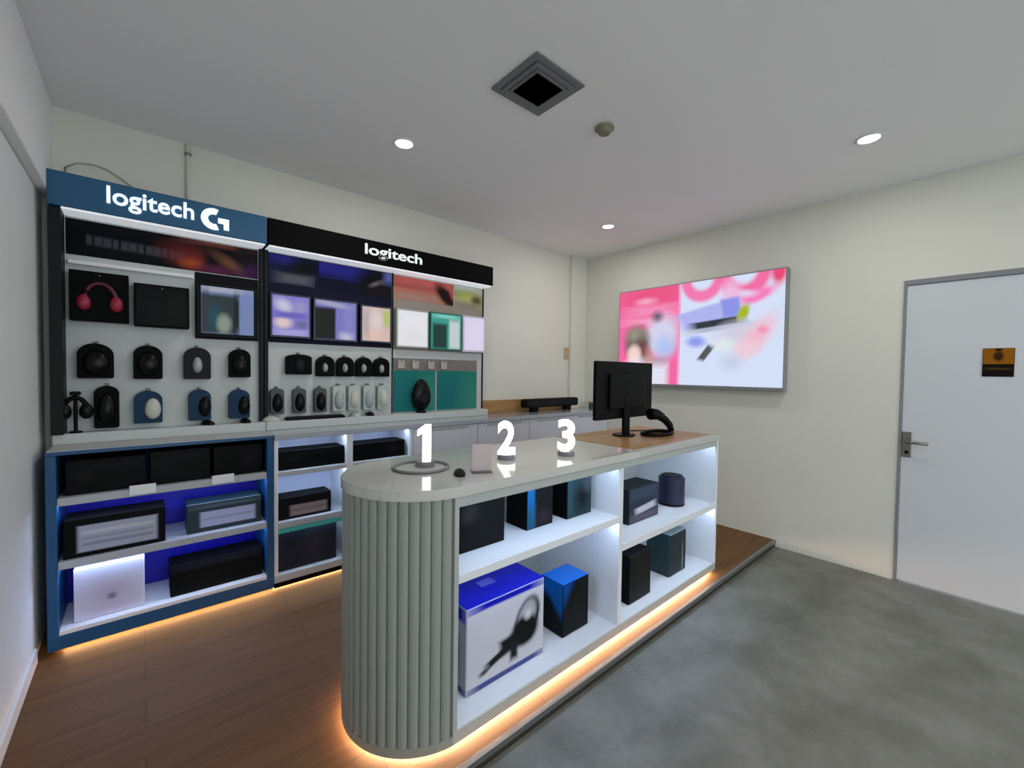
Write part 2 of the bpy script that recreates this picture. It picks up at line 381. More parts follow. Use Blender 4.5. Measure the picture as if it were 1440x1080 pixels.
# conduit and cable above the display
cd = thing('conduit', 'thin vertical conduit pipe on the wall above the blue sign', 'pipe', (0.215, YA-0.011, 2.1))
cyl('pipe', (0.215, YA-0.0115, 2.1), 0.011, H-2.1, mat('conduit_paint', (206, 206, 194), 0.5), cd, n=12)
box('clip', 0.198, 0.232, YA-0.024, YA, 2.70, 2.715, METAL, cd)
pts = [on_y(u, v_, YA-0.008) for u, v_ in ((88, 262), (92, 235), (108, 229), (130, 231), (150, 238), (172, 252), (190, 266))]
tag(tube('cable', pts, 0.004, mat('cable_grey', (186, 186, 172), 0.5)), 'thin cable curving over the top of the blue sign', 'cable')
so = thing('wall_socket', 'small beige socket plate on the wall near the corner', 'socket', (3.62, YA, 1.64))
p = on_y(796, 497, YA)
box('plate', p.x-0.04, p.x+0.035, YA-0.012, YA, p.z-0.065, p.z+0.065, mat('socket_beige', (190, 166, 124), 0.5), so, bev=0.004)
box('switch', p.x-0.018, p.x+0.014, YA-0.016, YA-0.012, p.z-0.02, p.z+0.02, mat('socket_beige2', (206, 184, 144), 0.5), so)

# ------------------------------------------------------------------ light box on the right wall
LX = 3.885; LY0, LY1, LZ0, LZ1 = 1.120, 2.70, 1.296, 2.298
lb = thing('light_box', 'glowing pink and white advertising light box on the wall', 'light box', (XB, (LY0+LY1)/2, LZ0))
box('case', LX, XB-0.001, LY0, LY1, LZ0, LZ1, mat('lightbox_case', (132, 134, 136), 0.45), lb, bev=0.004)
PK = (246, 96, 160)
sh = [('r', 0.24, 0.93, 0.26, 0.12, 0, (238, 84, 134), 0.6),
      ('r', 0.25, 0.77, 0.17, 0.05, 0, (248, 142, 186), 0.6), ('r', 0.2, 0.66, 0.14, 0.03, 0, (250, 160, 196), 0.8), ('e', 0.20, 0.87, 0.06, 0.03, 0, (250, 170, 200), 0.8),
      ('e', 0.31, 0.5, 0.115, 0.20, -8, (214, 214, 240), 0.35), ('e', 0.34, 0.38, 0.06, 0.10, 0, (176, 200, 246), 0.7), ('e', 0.285, 0.70, 0.035, 0.05, 0, (120, 96, 120), 0.7),
      ('e', 0.14, 0.44, 0.09, 0.17, 0, (104, 98, 92), 0.35), ('e', 0.13, 0.52, 0.06, 0.07, 20, (150, 150, 130), 0.7), ('e', 0.19, 0.32, 0.045, 0.16, 10, (110, 66, 72), 0.5),
      ('e', 0.12, 0.31, 0.05, 0.10, 0, (244, 214, 206), 0.35), ('e', 0.15, 0.10, 0.12, 0.16, 0, (240, 236, 250), 0.35), ('e', 0.25, 0.2, 0.035, 0.14, 10, (214, 150, 140), 0.6),
      ('r', 0.30, 0.22, 0.05, 0.05, 0, (186, 160, 180), 0.6), ('r', 0.30, 0.08, 0.06, 0.12, 0, (228, 230, 246), 0.4),
      ('r', 0.72, 0.5, 0.29, 0.51, 0, (216, 228, 252), 0.01), ('r', 0.432, 0.5, 0.008, 0.5, 0, (250, 150, 200), 0.5),
      ('o', 0.57, 1.02, 0.13, 0.22, 0, (246, 122, 178), 0.4), ('o', 0.80, 1.05, 0.14, 0.27, 0, (246, 110, 168), 0.4), ('e', 0.97, 0.98, 0.035, 0.10, 0, (236, 70, 120), 0.4),
      ('e', 0.87, 0.80, 0.10, 0.045, 38, (250, 126, 192), 0.4), ('e', 0.80, 0.83, 0.06, 0.03, -10, (232, 210, 244), 0.6), ('e', 0.73, 0.86, 0.045, 0.10, 0, (240, 190, 230), 0.7),
      ('r', 0.60, 0.665, 0.17, 0.085, 18, (178, 182, 242), 0.15), ('r', 0.735, 0.72, 0.05, 0.085, 6, (142, 150, 236), 0.2), ('r', 0.655, 0.585, 0.145, 0.035, 8, (44, 52, 60), 0.25),
      ('r', 0.655, 0.535, 0.15, 0.02, 8, (178, 184, 206), 0.5),
      ('e', 0.80, 0.66, 0.028, 0.075, -12, (172, 186, 28), 0.35), ('e', 0.54, 0.42, 0.055, 0.05, -25, (146, 160, 242), 0.5), ('r', 0.60, 0.31, 0.022, 0.075, -25, (84, 88, 92), 0.25),
      ('e', 0.78, 0.48, 0.10, 0.09, 10, (212, 208, 226), 0.7), ('e', 0.87, 0.44, 0.055, 0.17, -22, (244, 190, 208), 0.6), ('e', 0.90, 0.50, 0.025, 0.03, 0, (246, 150, 190), 0.6),
      ('e', 0.82, 0.34, 0.06, 0.07, -20, (242, 206, 220), 0.6), ('e', 0.74, 0.22, 0.05, 0.07, 0, (198, 212, 236), 0.7), ('e', 0.70, 0.38, 0.05, 0.05, 0, (226, 236, 236), 0.7)]
quad('lit_print', (LX-0.001, LY1-0.01, LZ0+0.030), (LX-0.001, LY0+0.01, LZ0+0.030), (LX-0.001, LY0+0.01, LZ1-0.01), (LX-0.001, LY1-0.01, LZ1-0.01), print_mat('lightbox_print', (246, 104, 166), sh, emit=0.95), lb)

# ------------------------------------------------------------------ tall display wall
YP = 3.195           # front of the display panels
YH = 3.05            # front of the headers
def disp(name, label, x0, x1):
    return thing(name, label, 'display rack', ((x0+x1)/2, 3.2, 1.02))
D1 = disp('display_rack', 'tall display rack with blue illuminated header sign', -0.345, 0.60)
D2 = disp('display_rack', 'tall wide display rack with black header sign', 0.60, 2.42)
ZL = 1.075           # top of the display ledge
def frame_rack(T, x0, x1, header_m, posts):
    box('back_panel', x0, x1, YP, YP+0.03, ZL, 2.20, PANEL, T, bev=0)
    box('header', x0, x1, YH, YA-0.002, 2.21, 2.378, header_m, T, bev=0.003)
    box('header_light', x0+0.046 if x0 < 0 else x0+0.01, x1-0.01, YH+0.012, YP-0.004, 2.200, 2.2098, LEDSOFF, T, bev=0)
    box('ledge', x0, x1, 3.10, YA-0.002, 1.0205, ZL, PANEL, T, bev=0.003)
    for a, b_, y in posts: box('post', a, b_, y, YA-0.002, ZL+0.0005, 2.2, DARK, T, bev=0.002)
frame_rack(D1, -0.345, 0.598, SIGNBLUE, [(-0.345, -0.300, 3.06), (0.575, 0.598, 3.16)])
frame_rack(D2, 0.602, 2.42, SIGNBLACK, [(0.602, 0.625, 3.16), (1.505, 1.512, 3.18), (2.408, 2.42, 3.185)])
# header lettering
q0 = on_y(150, 292, YH); q1 = on_y(273, 315, YH)
zb = 2.268
SIGNW = mat('sign_white', (236, 242, 246), 0.4, emit=0.75, emit_rgb=(226, 238, 246))
SIGNW2 = mat('sign_white_dim', (226, 232, 230), 0.4, emit=0.55, emit_rgb=(216, 226, 224))
text_mesh('lettering', 'logitech', 0.125, 0.008, SIGNW, D1, (q0.x, YH-0.0005, zb), (1, 0, 0), bold=0.002, width=q1.x-q0.x)
r0 = on_y(513, 360, YH); r1_ = on_y(593, 372, YH)
text_mesh('lettering', 'logitech', 0.105, 0.008, SIGNW2, D2, (r0.x, YH-0.0005, 2.272), (1, 0, 0), bold=0.0015, width=r1_.x-r0.x)
# round G-like emblem
g = on_y(303, 312, YH); gx, gz = g.x, 2.294
def arc_pts(cx, cz, ro, ri, a0, a1, n=26):
    o_ = [(cx+ro*math.cos(math.radians(a0+(a1-a0)*k/n)), cz+ro*math.sin(math.radians(a0+(a1-a0)*k/n))) for k in range(n+1)]
    i_ = [(cx+ri*math.cos(math.radians(a1-(a1-a0)*k/n)), cz+ri*math.sin(math.radians(a1-(a1-a0)*k/n))) for k in range(n+1)]
    return o_+i_
em = prism_y('emblem', arc_pts(gx-0.008, gz, 0.062, 0.028, 68, 292), YH-0.009, YH-0.0005, SIGNW, D1)
prism_y('emblem_hook', [(gx+0.012, gz+0.012), (gx+0.066, gz+0.012), (gx+0.066, gz-0.052), (gx+0.040, gz-0.052), (gx+0.040, gz-0.018), (gx+0.012, gz-0.018)], YH-0.009, YH-0.0005, SIGNW, em)

def poster(T, px, name, m, y=YP-0.004):
    x0, x1, z0, z1 = rect_y(*px, y)
    return print_y(name, x0, x1, z0, z1, y, m, T)
# top posters
txt = [('r', 0.10+0.04*k, 0.47-0.006*k, 0.012+0.004*((k*7) % 3), 0.13, 0, (66, 68, 76), 0.35) for k in range(12)]
P1 = print_mat('poster_dark', (6, 8, 16), txt + [('e', 0.62, 0.35, 0.12, 0.35, 10, (120, 44, 40), 0.8), ('e', 0.60, 0.22, 0.05, 0.12, 0, (176, 80, 40), 0.8), ('r', 0.75, 0.98, 0.16, 0.10, 0, (120, 66, 56), 0.7),
      ('e', 0.73, 0.40, 0.055, 0.35, 0, (14, 14, 24), 0.5), ('e', 0.84, 0.35, 0.055, 0.32, 15, (116, 76, 54), 0.7), ('e', 0.75, 0.12, 0.08, 0.12, 0, (92, 34, 78), 0.8), ('e', 0.97, 0.15, 0.08, 0.3, 0, (66, 22, 82), 0.8), ('e', 0.91, 0.75, 0.05, 0.35, 0, (24, 16, 22), 0.6)], rough=0.3)
print_y('poster', -0.296, 0.570, 2.005, 2.192, YP-0.003, P1, D1)
P2 = print_mat('poster_navy', (22, 24, 62), [('r', 0.25, 0.95, 0.35, 0.25, -5, (42, 40, 130), 0.5), ('e', 0.75, 0.6, 0.3, 0.35, 0, (18, 20, 26), 0.5), ('r', 0.55, 0.2, 0.36, 0.16, 0, (92, 94, 104), 0.5)], rough=0.3)
print_y('poster', 0.635, 0.925, 2.000, 2.190, YP-0.003, P2, D2)
P3 = print_mat('poster_navy_hand', (14, 15, 40), [('r', 0.2, 0.85, 0.36, 0.3, -4, (48, 48, 150), 0.5), ('e', 0.75, 0.4, 0.26, 0.5, 0, (16, 17, 26), 0.4), ('e', 0.78, 0.52, 0.05, 0.16, -30, (120, 106, 108), 0.6), ('e', 0.86, 0.2, 0.1, 0.3, 0, (24, 16, 20), 0.5), ('r', 0.99, 0.9, 0.10, 0.3, 0, (110, 120, 190), 0.5)], rough=0.3)
print_y('poster', 0.950, 1.500, 1.995, 2.190, YP-0.003, P3, D2)
P4 = print_mat('poster_salmon', (190, 104, 92), [('r', 0.4, 0.9, 0.5, 0.2, 0, (214, 106, 104), 0.6), ('r', 0.35, 0.15, 0.45, 0.2, 0, (174, 140, 124), 0.7), ('e', 0.86, 0.4, 0.13, 0.5, 15, (40, 24, 22), 0.35), ('e', 0.98, 0.8, 0.05, 0.4, 0, (206, 96, 96), 0.5)], rough=0.3)
print_y('poster', 1.520, 2.085, 2.000, 2.190, YP-0.003, P4, D2)
P5 = print_mat('poster_lime', (170, 172, 128), [('r', 0.4, 0.95, 0.5, 0.15, 0, (200, 210, 210), 0.6), ('e', 0.42, 0.6, 0.3, 0.25, 0, (186, 192, 110), 0.7), ('e', 0.78, 0.4, 0.18, 0.22, 0, (96, 92, 60), 0.5), ('r', 0.4, 0.1, 0.5, 0.16, 0, (150, 140, 126), 0.6)], rough=0.3)
print_y('poster', 2.095, 2.405, 2.000, 2.190, YP-0.003, P5, D2)
# lit screens with a dark frame each
def screen(T, x0, x1, z0, z1, m, framem, fr=0.016, dep=0.05):
    f = box('screen_frame', x0, x1, YP-dep, YP-0.0005, z0, z1, framem, T, bev=0.003)
    print_y('lit_screen', x0+fr, x1-fr, z0+fr, z1-fr, YP-dep-0.0012, m, f)
S_ = 0.984          # items stand a little in front of the panel: keep their picture size
def sx(x): return x*S_
def sz(z): return CAM_H+(z-CAM_H)*S_
def scr(T, x0, x1, z0, z1, *a, **k): screen(T, sx(x0), sx(x1), sz(z0), sz(z1), *a, **k)
E1 = 0.85
SA = print_mat('screen_teal_product', (146, 168, 222), [('r', 0.33, 0.42, 0.34, 0.42, 0, (46, 66, 70), 0.12), ('r', 0.38, 0.95, 0.5, 0.06, 0, (206, 212, 238), 0.5), ('e', 0.22, 0.35, 0.14, 0.26, 0, (26, 92, 108), 0.6), ('e', 0.42, 0.22, 0.13, 0.2, 0, (170, 186, 172), 0.4), ('r', 0.08, 0.5, 0.05, 0.36, 0, (66, 70, 78), 0.5), ('r', 0.66, 0.45, 0.05, 0.4, 0, (16, 26, 24), 0.4), ('e', 0.86, 0.8, 0.1, 0.15, 0, (150, 168, 234), 0.7)], emit=E1*0.6)
scr(D1, 0.248, 0.570, 1.613, 1.947, SA, BLACK, fr=0.022)
SB = print_mat('screen_lilac', (150, 140, 230), [('e', 0.3, 0.75, 0.22, 0.14, -20, (228, 224, 250), 0.6), ('e', 0.75, 0.72, 0.18, 0.16, 0, (170, 170, 226), 0.6), ('e', 0.28, 0.32, 0.22, 0.13, 0, (250, 226, 222), 0.5), ('e', 0.8, 0.3, 0.16, 0.1, 0, (120, 116, 178), 0.5), ('r', 0.5, 0.08, 0.45, 0.07, 0, (190, 182, 244), 0.5), ('r', 0.5, 0.52, 0.5, 0.07, 0, (120, 112, 214), 0.5)], emit=E1*0.8)
scr(D2, 0.642, 0.900, 1.636, 1.935, SB, NAVY, fr=0.014)
SCc = print_mat('screen_lavender_device', (146, 144, 228), [('r', 0.22, 0.40, 0.26, 0.42, 0, (12, 18, 18), 0.1), ('r', 0.4, 0.92, 0.42, 0.06, -8, (198, 198, 236), 0.5), ('e', 0.75, 0.1, 0.16, 0.12, 0, (232, 232, 252), 0.6), ('r', 0.8, 0.5, 0.12, 0.3, 0, (160, 158, 240), 0.5)], emit=E1*0.7)
scr(D2, 0.914, 1.232, 1.630, 1.935, SCc, NAVY, fr=0.014)
SD = print_mat('screen_peach', (236, 208, 204), [('e', 0.35, 0.2, 0.3, 0.2, 0, (252, 214, 198), 0.6), ('r', 0.86, 0.7, 0.12, 0.25, 0, (196, 214, 120), 0.4), ('r', 0.12, 0.5, 0.12, 0.42, 0, (206, 190, 190), 0.5), ('e', 0.5, 0.6, 0.2, 0.25, 0, (246, 230, 232), 0.6)], emit=E1*0.85)
scr(D2, 1.252, 1.505, 1.636, 1.926, SD, NAVY, fr=0.014)
SE = print_mat('screen_white', (232, 236, 240), [('r', 0.5, 0.5, 0.42, 0.45, 0, (240, 240, 246), 0.3), ('e', 0.5, 0.3, 0.3, 0.2, 0, (236, 232, 234), 0.7)], emit=E1)
scr(D2, 1.545, 1.842, 1.612, 1.930, SE, GREY, fr=0.014)
SF = print_mat('screen_teal_frame', (66, 178, 164), [('r', 0.28, 0.36, 0.24, 0.36, 0, (28, 66, 60), 0.15), ('r', 0.78, 0.42, 0.18, 0.42, 0, (222, 238, 238), 0.2), ('r', 0.5, 0.94, 0.4, 0.05, 0, (140, 230, 218), 0.5)], emit=E1*0.8)
scr(D2, 1.856, 2.180, 1.608, 1.932, SF, mat('teal_frame', (24, 110, 98), 0.4), fr=0.012)
SG = print_mat('screen_pale_lavender', (226, 216, 244), [('r', 0.5, 0.5, 0.4, 0.42, 0, (234, 224, 250), 0.4)], emit=E1)
scr(D2, 2.192, 2.448, 1.602, 1.935, SG, LAV, fr=0.016)
NAVYB = mat('navy_board', (18, 19, 46), 0.5, spec=0.1)
box('graphic_board', 0.240, 0.572, YP-0.0015, YP-0.0004, 1.600, 2.000, mat('black_board', (12, 13, 20), 0.5, spec=0.1), D1, bev=0)
box('graphic_board', 0.628, 1.503, YP-0.0015, YP-0.0004, 1.600, 2.195, NAVYB, D2, bev=0)
box('graphic_board', 1.514, 2.405, YP-0.0015, YP-0.0004, 1.592, 1.998, mat('taupe_board', (150, 140, 130), 0.5), D2, bev=0)
box('light_strip', -0.290, 0.235, YP-0.02, YP-0.0005, 1.955, 1.975, mat('strip_white', (240, 243, 242), 0.4), D1)
# row of pale strip and teal boards at the right bay
box('price_rail', 1.52, 2.345, YP-0.012, YP-0.0005, 1.43, 1.525, mat('taupe_rail', (122, 118, 114), 0.5), D2)
for x0, x1 in ((1.522, 1.905), (1.925, 2.345)):
    t_ = box('teal_board', x0, x1, YP-0.012, YP-0.0005, 1.085, 1.425, mat('teal_edge', (24, 100, 90), 0.5), D2)
    print_y('board_print', x0+0.002, x1-0.002, 1.087, 1.423, YP-0.0135, TEALP, t_)

def arch(x0, x1, z0, z1, k=0.55, n=14):
    r = (x1-x0)/2*k; cz = z1-r
    P_ = [(x0, z0+0.006), (x0+0.006, z0), (x1-0.006, z0), (x1, z0+0.006)]
    for i in range(n+1):
        a = math.pi*i/n; cx = (x0+x1)/2
        P_.append((cx+(x1-x0)/2*math.cos(a), cz+r*math.sin(a)))
    return P_
def peg(T, x, z, y0):
    cyl('peg', (x, y0-0.012, z), 0.003, YP-y0+0.012, METAL, T, axis='y', n=8)
def pack(T, name, label, cat, x0, x1, z0, z1, m, mouse_m=None, group=None, depth=0.05, mw=0.78, mh=0.74, mdx=0.0, kk=0.85):
    x0, x1, z0, z1 = sx(x0), sx(x1), sz(z0), sz(z1)
    yb = YP-0.004; yf = yb-depth
    t = thing(name, label, cat, ((x0+x1)/2, yb, z0), group)
    prism_y('carton', arch(x0, x1, z0, z1, kk), yf, yb, m, t, bev=0.002)
    if mouse_m:
        cx, cz = (x0+x1)/2+mdx*(x1-x0), (z0+z1)/2-0.01
        dome('mouse', (cx, yf+0.004, cz), (x1-x0)*mw/2, 0.03, (z1-z0)*mh/2, mouse_m, t, axis='y')
    box('hang_tab', (x0+x1)/2-0.010, (x0+x1)/2+0.010, yb-0.003, yb, z1-0.004, z1+0.014, mat('tab_grey', (120, 116, 116), 0.4), t, bev=0.001)
    peg(T, (x0+x1)/2, z1+0.008, yf)
    return t
GA = 'hanging mouse packs on the blue headed rack'
pack(D1, 'mouse_pack', 'black mouse pack, leftmost of the upper hanging row under the blue sign', 'packaging', -0.262, -0.120, 1.357, 1.545, BLACKM, BLACKG, GA)
pack(D1, 'mouse_pack', 'black mouse pack, second from left in the upper hanging row under the blue sign', 'packaging', -0.040, 0.088, 1.353, 1.545, BLACKM, BLACKG, GA)
pack(D1, 'mouse_pack', 'dark pack with pale grey mouse in the upper row under the blue sign', 'packaging', 0.185, 0.318, 1.353, 1.545, DARK, MOUSEG, GA, mw=0.36, mh=0.5)
pack(D1, 'mouse_pack', 'black mouse pack, rightmost of the upper hanging row under the blue sign', 'packaging', 0.413, 0.530, 1.364, 1.545, BLACKM, BLACKG, GA)
pack(D1, 'mouse_pack', 'tall black pack at the left end of the lower row under the blue sign', 'packaging', -0.200, -0.100, 1.085, 1.315, BLACKM, BLACKG, GA)
BLUEP = mat('muted_blue_carton', (16, 54, 82), 0.45, spec=0.15)
pack(D1, 'mouse_pack', 'blue pack with a cream mouse in the lower row under the blue sign', 'packaging', -0.040, 0.086, 1.100, 1.285, BLUEP, MOUSEW, GA, mdx=0.16, mw=0.58, mh=0.66)
pack(D1, 'mouse_pack', 'blue and black mouse pack in the lower row, beside the cream mouse pack', 'packaging', 0.207, 0.318, 1.100, 1.289, BLUEP, BLACKG, GA, mdx=0.22, mw=0.58, mh=0.66)
pack(D1, 'mouse_pack', 'blue and black mouse pack, rightmost of the lower row under the blue sign', 'packaging', 0.412, 0.525, 1.100, 1.285, BLUEP, BLACKG, GA, mdx=0.22, mw=0.58, mh=0.66)
# boxed headset with pink-red cups, and a plain black carton beside it
def headset_shape(T, cx, cz, R, y, m, cup_m, tr=0.010, cup=0.034):
    P_ = [(cx+R*math.cos(a), y, cz+R*1.45*math.sin(a)) for a in [math.radians(180-180*k/16) for k in range(17)]]
    tube('headband', P_, tr, m, T, n=8)
    for s in (-1, 1):
        c_ = dome('ear_cup', (cx+s*R, y+0.002, cz-0.012), cup*0.8, 0.024, cup*1.25, cup_m, T, axis='y')
x0, x1, z0, z1 = sx(-0.285), sx(-0.055), sz(1.662), sz(1.925)
t = thing('headset_box', 'black carton with a pink and red headset on its front', 'packaging', ((x0+x1)/2, YP, z0))
box('carton', x0, x1, YP-0.075, YP-0.004, z0, z1, BLACKM, t, bev=0.003)
headset_shape(t, (x0+x1)/2+0.002, (z0+z1)/2-0.022, 0.062, YP-0.082, mat('dark_red', (84, 20, 34), 0.5), PINKRED)
peg(D1, (x0+x1)/2, z1-0.02, YP-0.07)
x0, x1, z0, z1 = sx(-0.035), sx(0.212), sz(1.652), sz(1.892)
t = thing('game_box', 'plain black carton hanging between the headset box and lit screen', 'packaging', ((x0+x1)/2, YP, z0))
box('carton', x0, x1, YP-0.075, YP-0.004, z0, z1, BLACKM, t, bev=0.003)
print_y('front_print', x0+0.01, x1-0.01, z0+0.01, z1-0.01, YP-0.0765, print_mat('dark_print', (12, 14, 14), [('e', 0.75, 0.55, 0.15, 0.3, 0, (24, 28, 24), 0.7), ('e', 0.35, 0.5, 0.2, 0.3, 0, (16, 18, 20), 0.7)]), t)
peg(D1, (x0+x1)/2, z1-0.02, YP-0.07)
# headset on a stand, standing on the ledge
hx = on_y(106, 575, 3.12).x; hz = ZL
t = thing('headset_stand', 'black headset on a stand at the left end of ledge', 'headset', (hx, 3.125, hz))
cyl('stand_base', (hx, 3.125, hz), 0.024, 0.010, BLACK, t, bev=0.002)
cyl('stand_post', (hx, 3.128, hz+0.010), 0.008, 0.200, BLACK, t, n=12)
headset_shape(t, hx, hz+0.125, 0.040, 3.125, BLACK, BLACKG, tr=0.011, cup=0.034)
box('cushion_bar', hx-0.02, hx+0.02, 3.115, 3.14, hz+0.195, hz+0.215, BLACK, t, bev=0.004)
# small things on the ledge
def mouse(x, y, z, label, m, rot=0, s=1.0, group='demo mice on the display ledge'):
    t = thing('computer_mouse', label, 'mouse', (x, y, z), group)
    dome('shell', (x, y, z), 0.033*s, 0.058*s, 0.034*s, m, t)
    cyl('scroll_wheel', (x-0.004*s, y-0.030*s, z+0.026*s), 0.009*s, 0.008*s, DARK if m is not DARK else BLACK, t, axis='x', n=12)
    t.rotation_euler.z = rot
    return t
mouse(0.300*S_, 3.150, ZL, 'black mouse on the ledge below the blue and black packs', BLACKG, 0.6, 0.8)
mouse(0.500*S_, 3.150, ZL, 'black mouse on the ledge by the dark post', BLACKG, 0.3, 0.8)
mouse(0.640, 3.150, ZL, 'white mouse on the ledge at the foot of the dark post', MOUSEW, 1.2, 0.95)
mouse(1.195, 3.150, ZL, 'white mouse on the ledge at the keyboard end', MOUSEW, 0.2, 0.75)
mouse(1.310, 3.150, ZL, 'black mouse on the ledge next to a white mouse', BLACKG, 0.2, 0.8)
# slim keyboard
kx0, kx1 = 0.725, 1.110
t = thing('keyboard', 'slim black keyboard lying on the ledge below teal packs', 'keyboard', ((kx0+kx1)/2, 3.15, ZL))
box('body', kx0, kx1, 3.108, 3.186, ZL, ZL+0.016, BLACK, t, bev=0.003)
bm = bmesh.new()
for r_ in range(4):
    for c_ in range(18):
        bm_box(bm, kx0+0.008+c_*0.0206, kx0+0.008+c_*0.0206+0.017, 3.114+r_*0.0175, 3.114+r_*0.0175+0.014, ZL+0.0155, ZL+0.021)
k_ = from_bm('keys', bm, DARK, t); k_['kind'] = 'stuff'
# black headed rack: hanging packs
GB = 'hanging packs on the black headed rack'
pack(D2, 'accessory_pack', 'wide black pack hanging at left under the lilac screen', 'packaging', 0.742, 0.905, 1.385, 1.525, BLACKM, DARK, GB, kk=0.3, mw=0.4)
names = ('next to the wide black pack', 'second after the wide black pack', 'third after the wide black pack', 'rightmost, by the taupe rail')
for k in range(4):
    xa = 0.940+k*0.142
    pack(D2, 'accessory_pack', 'black pack with a grey mouse, '+names[k], 'packaging', xa, xa+0.122, 1.372, 1.520, BLACKM, MOUSEG, GB, mw=0.30, mh=0.45, mdx=-0.06)
tn = ('leftmost of the lower row on the black headed rack', 'second from left of the lower row on the black headed rack', 'third from left of the lower row on the black headed rack')
for k in range(3):
    xa = 0.645+k*0.140
    pack(D2, 'accessory_pack', 'dark teal mouse pack, '+tn[k], 'packaging', xa, xa+0.082, 1.115, 1.290, TEALDK, BLACKG, GB, kk=0.6)
pn = ('first after the dark teal packs', 'second after the dark teal packs', 'third after the dark teal packs', 'rightmost, beside the teal boards')
for k in range(4):
    xa = 1.050+k*0.114
    pack(D2, 'accessory_pack', 'pale green grey mouse pack, '+pn[k], 'packaging', xa, xa+0.090, 1.115, 1.305, PALEPACK, [MOUSEG, MOUSEW][k % 2], GB, kk=0.4)
rn = ('leftmost on the taupe rail', 'second on the taupe rail', 'third on the taupe rail', 'fourth on the taupe rail')
for k, u in enumerate((565, 585, 607, 625)):
    xc = on_y(u, 510, 3.16).x
    t = thing('price_card', 'small pale card hanging ' + rn[k] + ' above the teal boards', 'card', (xc, 3.17, 1.44), 'small cards on the taupe rail')
    box('card', xc-0.030, xc+0.030, 3.166, 3.172, 1.440, 1.505, mat('pale_card', (182, 172, 168), 0.5), t, bev=0.001)
    peg(D2, xc, 1.497, 3.160)
# black rounded speaker on the ledge before the teal boards
xa = 0.5*(on_y(577, 556, 3.14).x+on_y(608, 556, 3.14).x)
t = thing('speaker', 'black egg shaped speaker standing before the teal boards', 'speaker', (xa, 3.14, ZL))
bm = bmesh.new(); bmesh.ops.create_uvsphere(bm, u_segments=24, v_segments=16, radius=1.0)
for v_ in bm.verts: v_.co = Vector((xa+v_.co.x*0.085*(1-0.2*v_.co.z), 3.142+v_.co.y*0.040, ZL+0.150+v_.co.z*0.130))
from_bm('body', bm, BLACKG, t, smooth=True)
cyl('foot', (xa, 3.142, ZL), 0.045, 0.022, BLACK, t, r1=0.03)
cyl('driver', (xa, 3.098, ZL+0.125), 0.040, 0.012, DARK, t, axis='y', n=24)

# ------------------------------------------------------------------ base cabinets along the back wall
YC = 2.88
def cabinet_led(T, x0, x1, z, m):           # LED bar under a shelf, at its back edge and near the front
    box('led_strip', x0, x1, YC+0.034, YC+0.046, z-0.0026, z-0.0004, m, T, bev=0)
# teal blue cabinet
C1 = thing('base_cabinet', 'teal blue open base cabinet with three lit shelves', 'cabinet', (0.13, 3.06, ZP))
ax0, ax1 = -0.345, 0.598
box('side_panel', ax0, ax0+0.036, YC, YA-0.002, 0.075, 1.0, TEALBLUE, C1)
box('side_panel', ax1-0.036, ax1, YC, YA-0.002, 0.075, 1.0, TEALBLUE, C1)
box('top_panel', ax0, ax1, YC-0.004, YA-0.002, 0.9995, 1.017, TEALBLUE, C1)
box('top_surface', ax0+0.004, ax1, YC+0.004, YA-0.002, 1.017, 1.0203, mat('top_pale', (186, 190, 188), 0.35), C1, bev=0)
box('base_panel', ax0, ax1, YC-0.002, YA-0.002, 0.075, 0.140, TEALBLUE, C1)
box('bottom_board', ax0+0.037, ax1-0.037, YC+0.001, 3.21, 0.1405, 0.162, WHITE, C1)
box('back_board', ax0+0.036, ax1-0.036, 3.212, 3.23, 0.14, 1.0, DEEPBLUE, C1, bev=0)
box('plinth', ax0+0.04, ax1-0.001, YC+0.06, YA-0.05, ZP, 0.075, DARK, C1, bev=0)
for z0_, z1_ in ((0.757, 0.795), (0.453, 0.491)):
    box('shelf', ax0+0.037, ax1-0.037, YC+0.004, 3.211, z0_, z1_, mat('shelf_grey', (176, 182, 190), 0.4), C1)
    cabinet_led(C1, ax0+0.0375, ax1-0.0375, z0_, LEDBLUE)
box('under_glow_strip', ax0+0.05, ax1, YC+0.030, YC+0.036, 0.0665, 0.0745, LEDWARM, C1, bev=0)
for u, v_ in ((201, 688), (314, 674)):
    c_ = on_y(u, v_, YC+0.0)
    box('price_tag', c_.x-0.052, c_.x+0.052, YC-0.001, YC+0.004, 0.766, 0.815, mat('tag_white', (232, 236, 240), 0.4), C1, bev=0.001)
def carton(name, label, x0, x1, y0, y1, z0, z1, m, cat='box', group=None, front=None, rot=0.0, topm=None):
    t = thing(name, label, cat, ((x0+x1)/2, (y0+y1)/2, z0), group)
    box('body', x0, x1, y0, y1, z0, z1, m, t, bev=0.003)
    if front: print_y('front_print', x0+0.004, x1-0.004, z0+0.004, z1-0.004, y0-0.0012, front, t)
    if topm: box('top_face', x0+0.002, x1-0.002, y0+0.002, y1-0.002, z1, z1+0.001, topm, t, bev=0)
    t.rotation_euler.z = rot
    return t
GC = 'cartons in the teal blue cabinet'
FD = print_mat('dark_front_a', (13, 14, 15), [('e', 0.2, 0.6, 0.12, 0.2, 0, (26, 26, 28), 0.8), ('r', 0.6, 0.8, 0.25, 0.06, 0, (24, 26, 28), 0.5)])
FD2 = print_mat('dark_front_b', (11, 12, 13), [('e', 0.75, 0.55, 0.16, 0.3, 0, (30, 27, 32), 0.8)])
carton('headset_carton', 'large black carton, left one on the top shelf of the teal blue cabinet', -0.285, 0.010, 2.92, 3.16, 0.7955, 0.965, BLACKM, group=GC, front=FD)
carton('headset_carton', 'large black carton, middle one on the top shelf of the teal blue cabinet', 0.025, 0.285, 2.92, 3.16, 0.7955, 0.975, BLACKM, group=GC, front=FD)
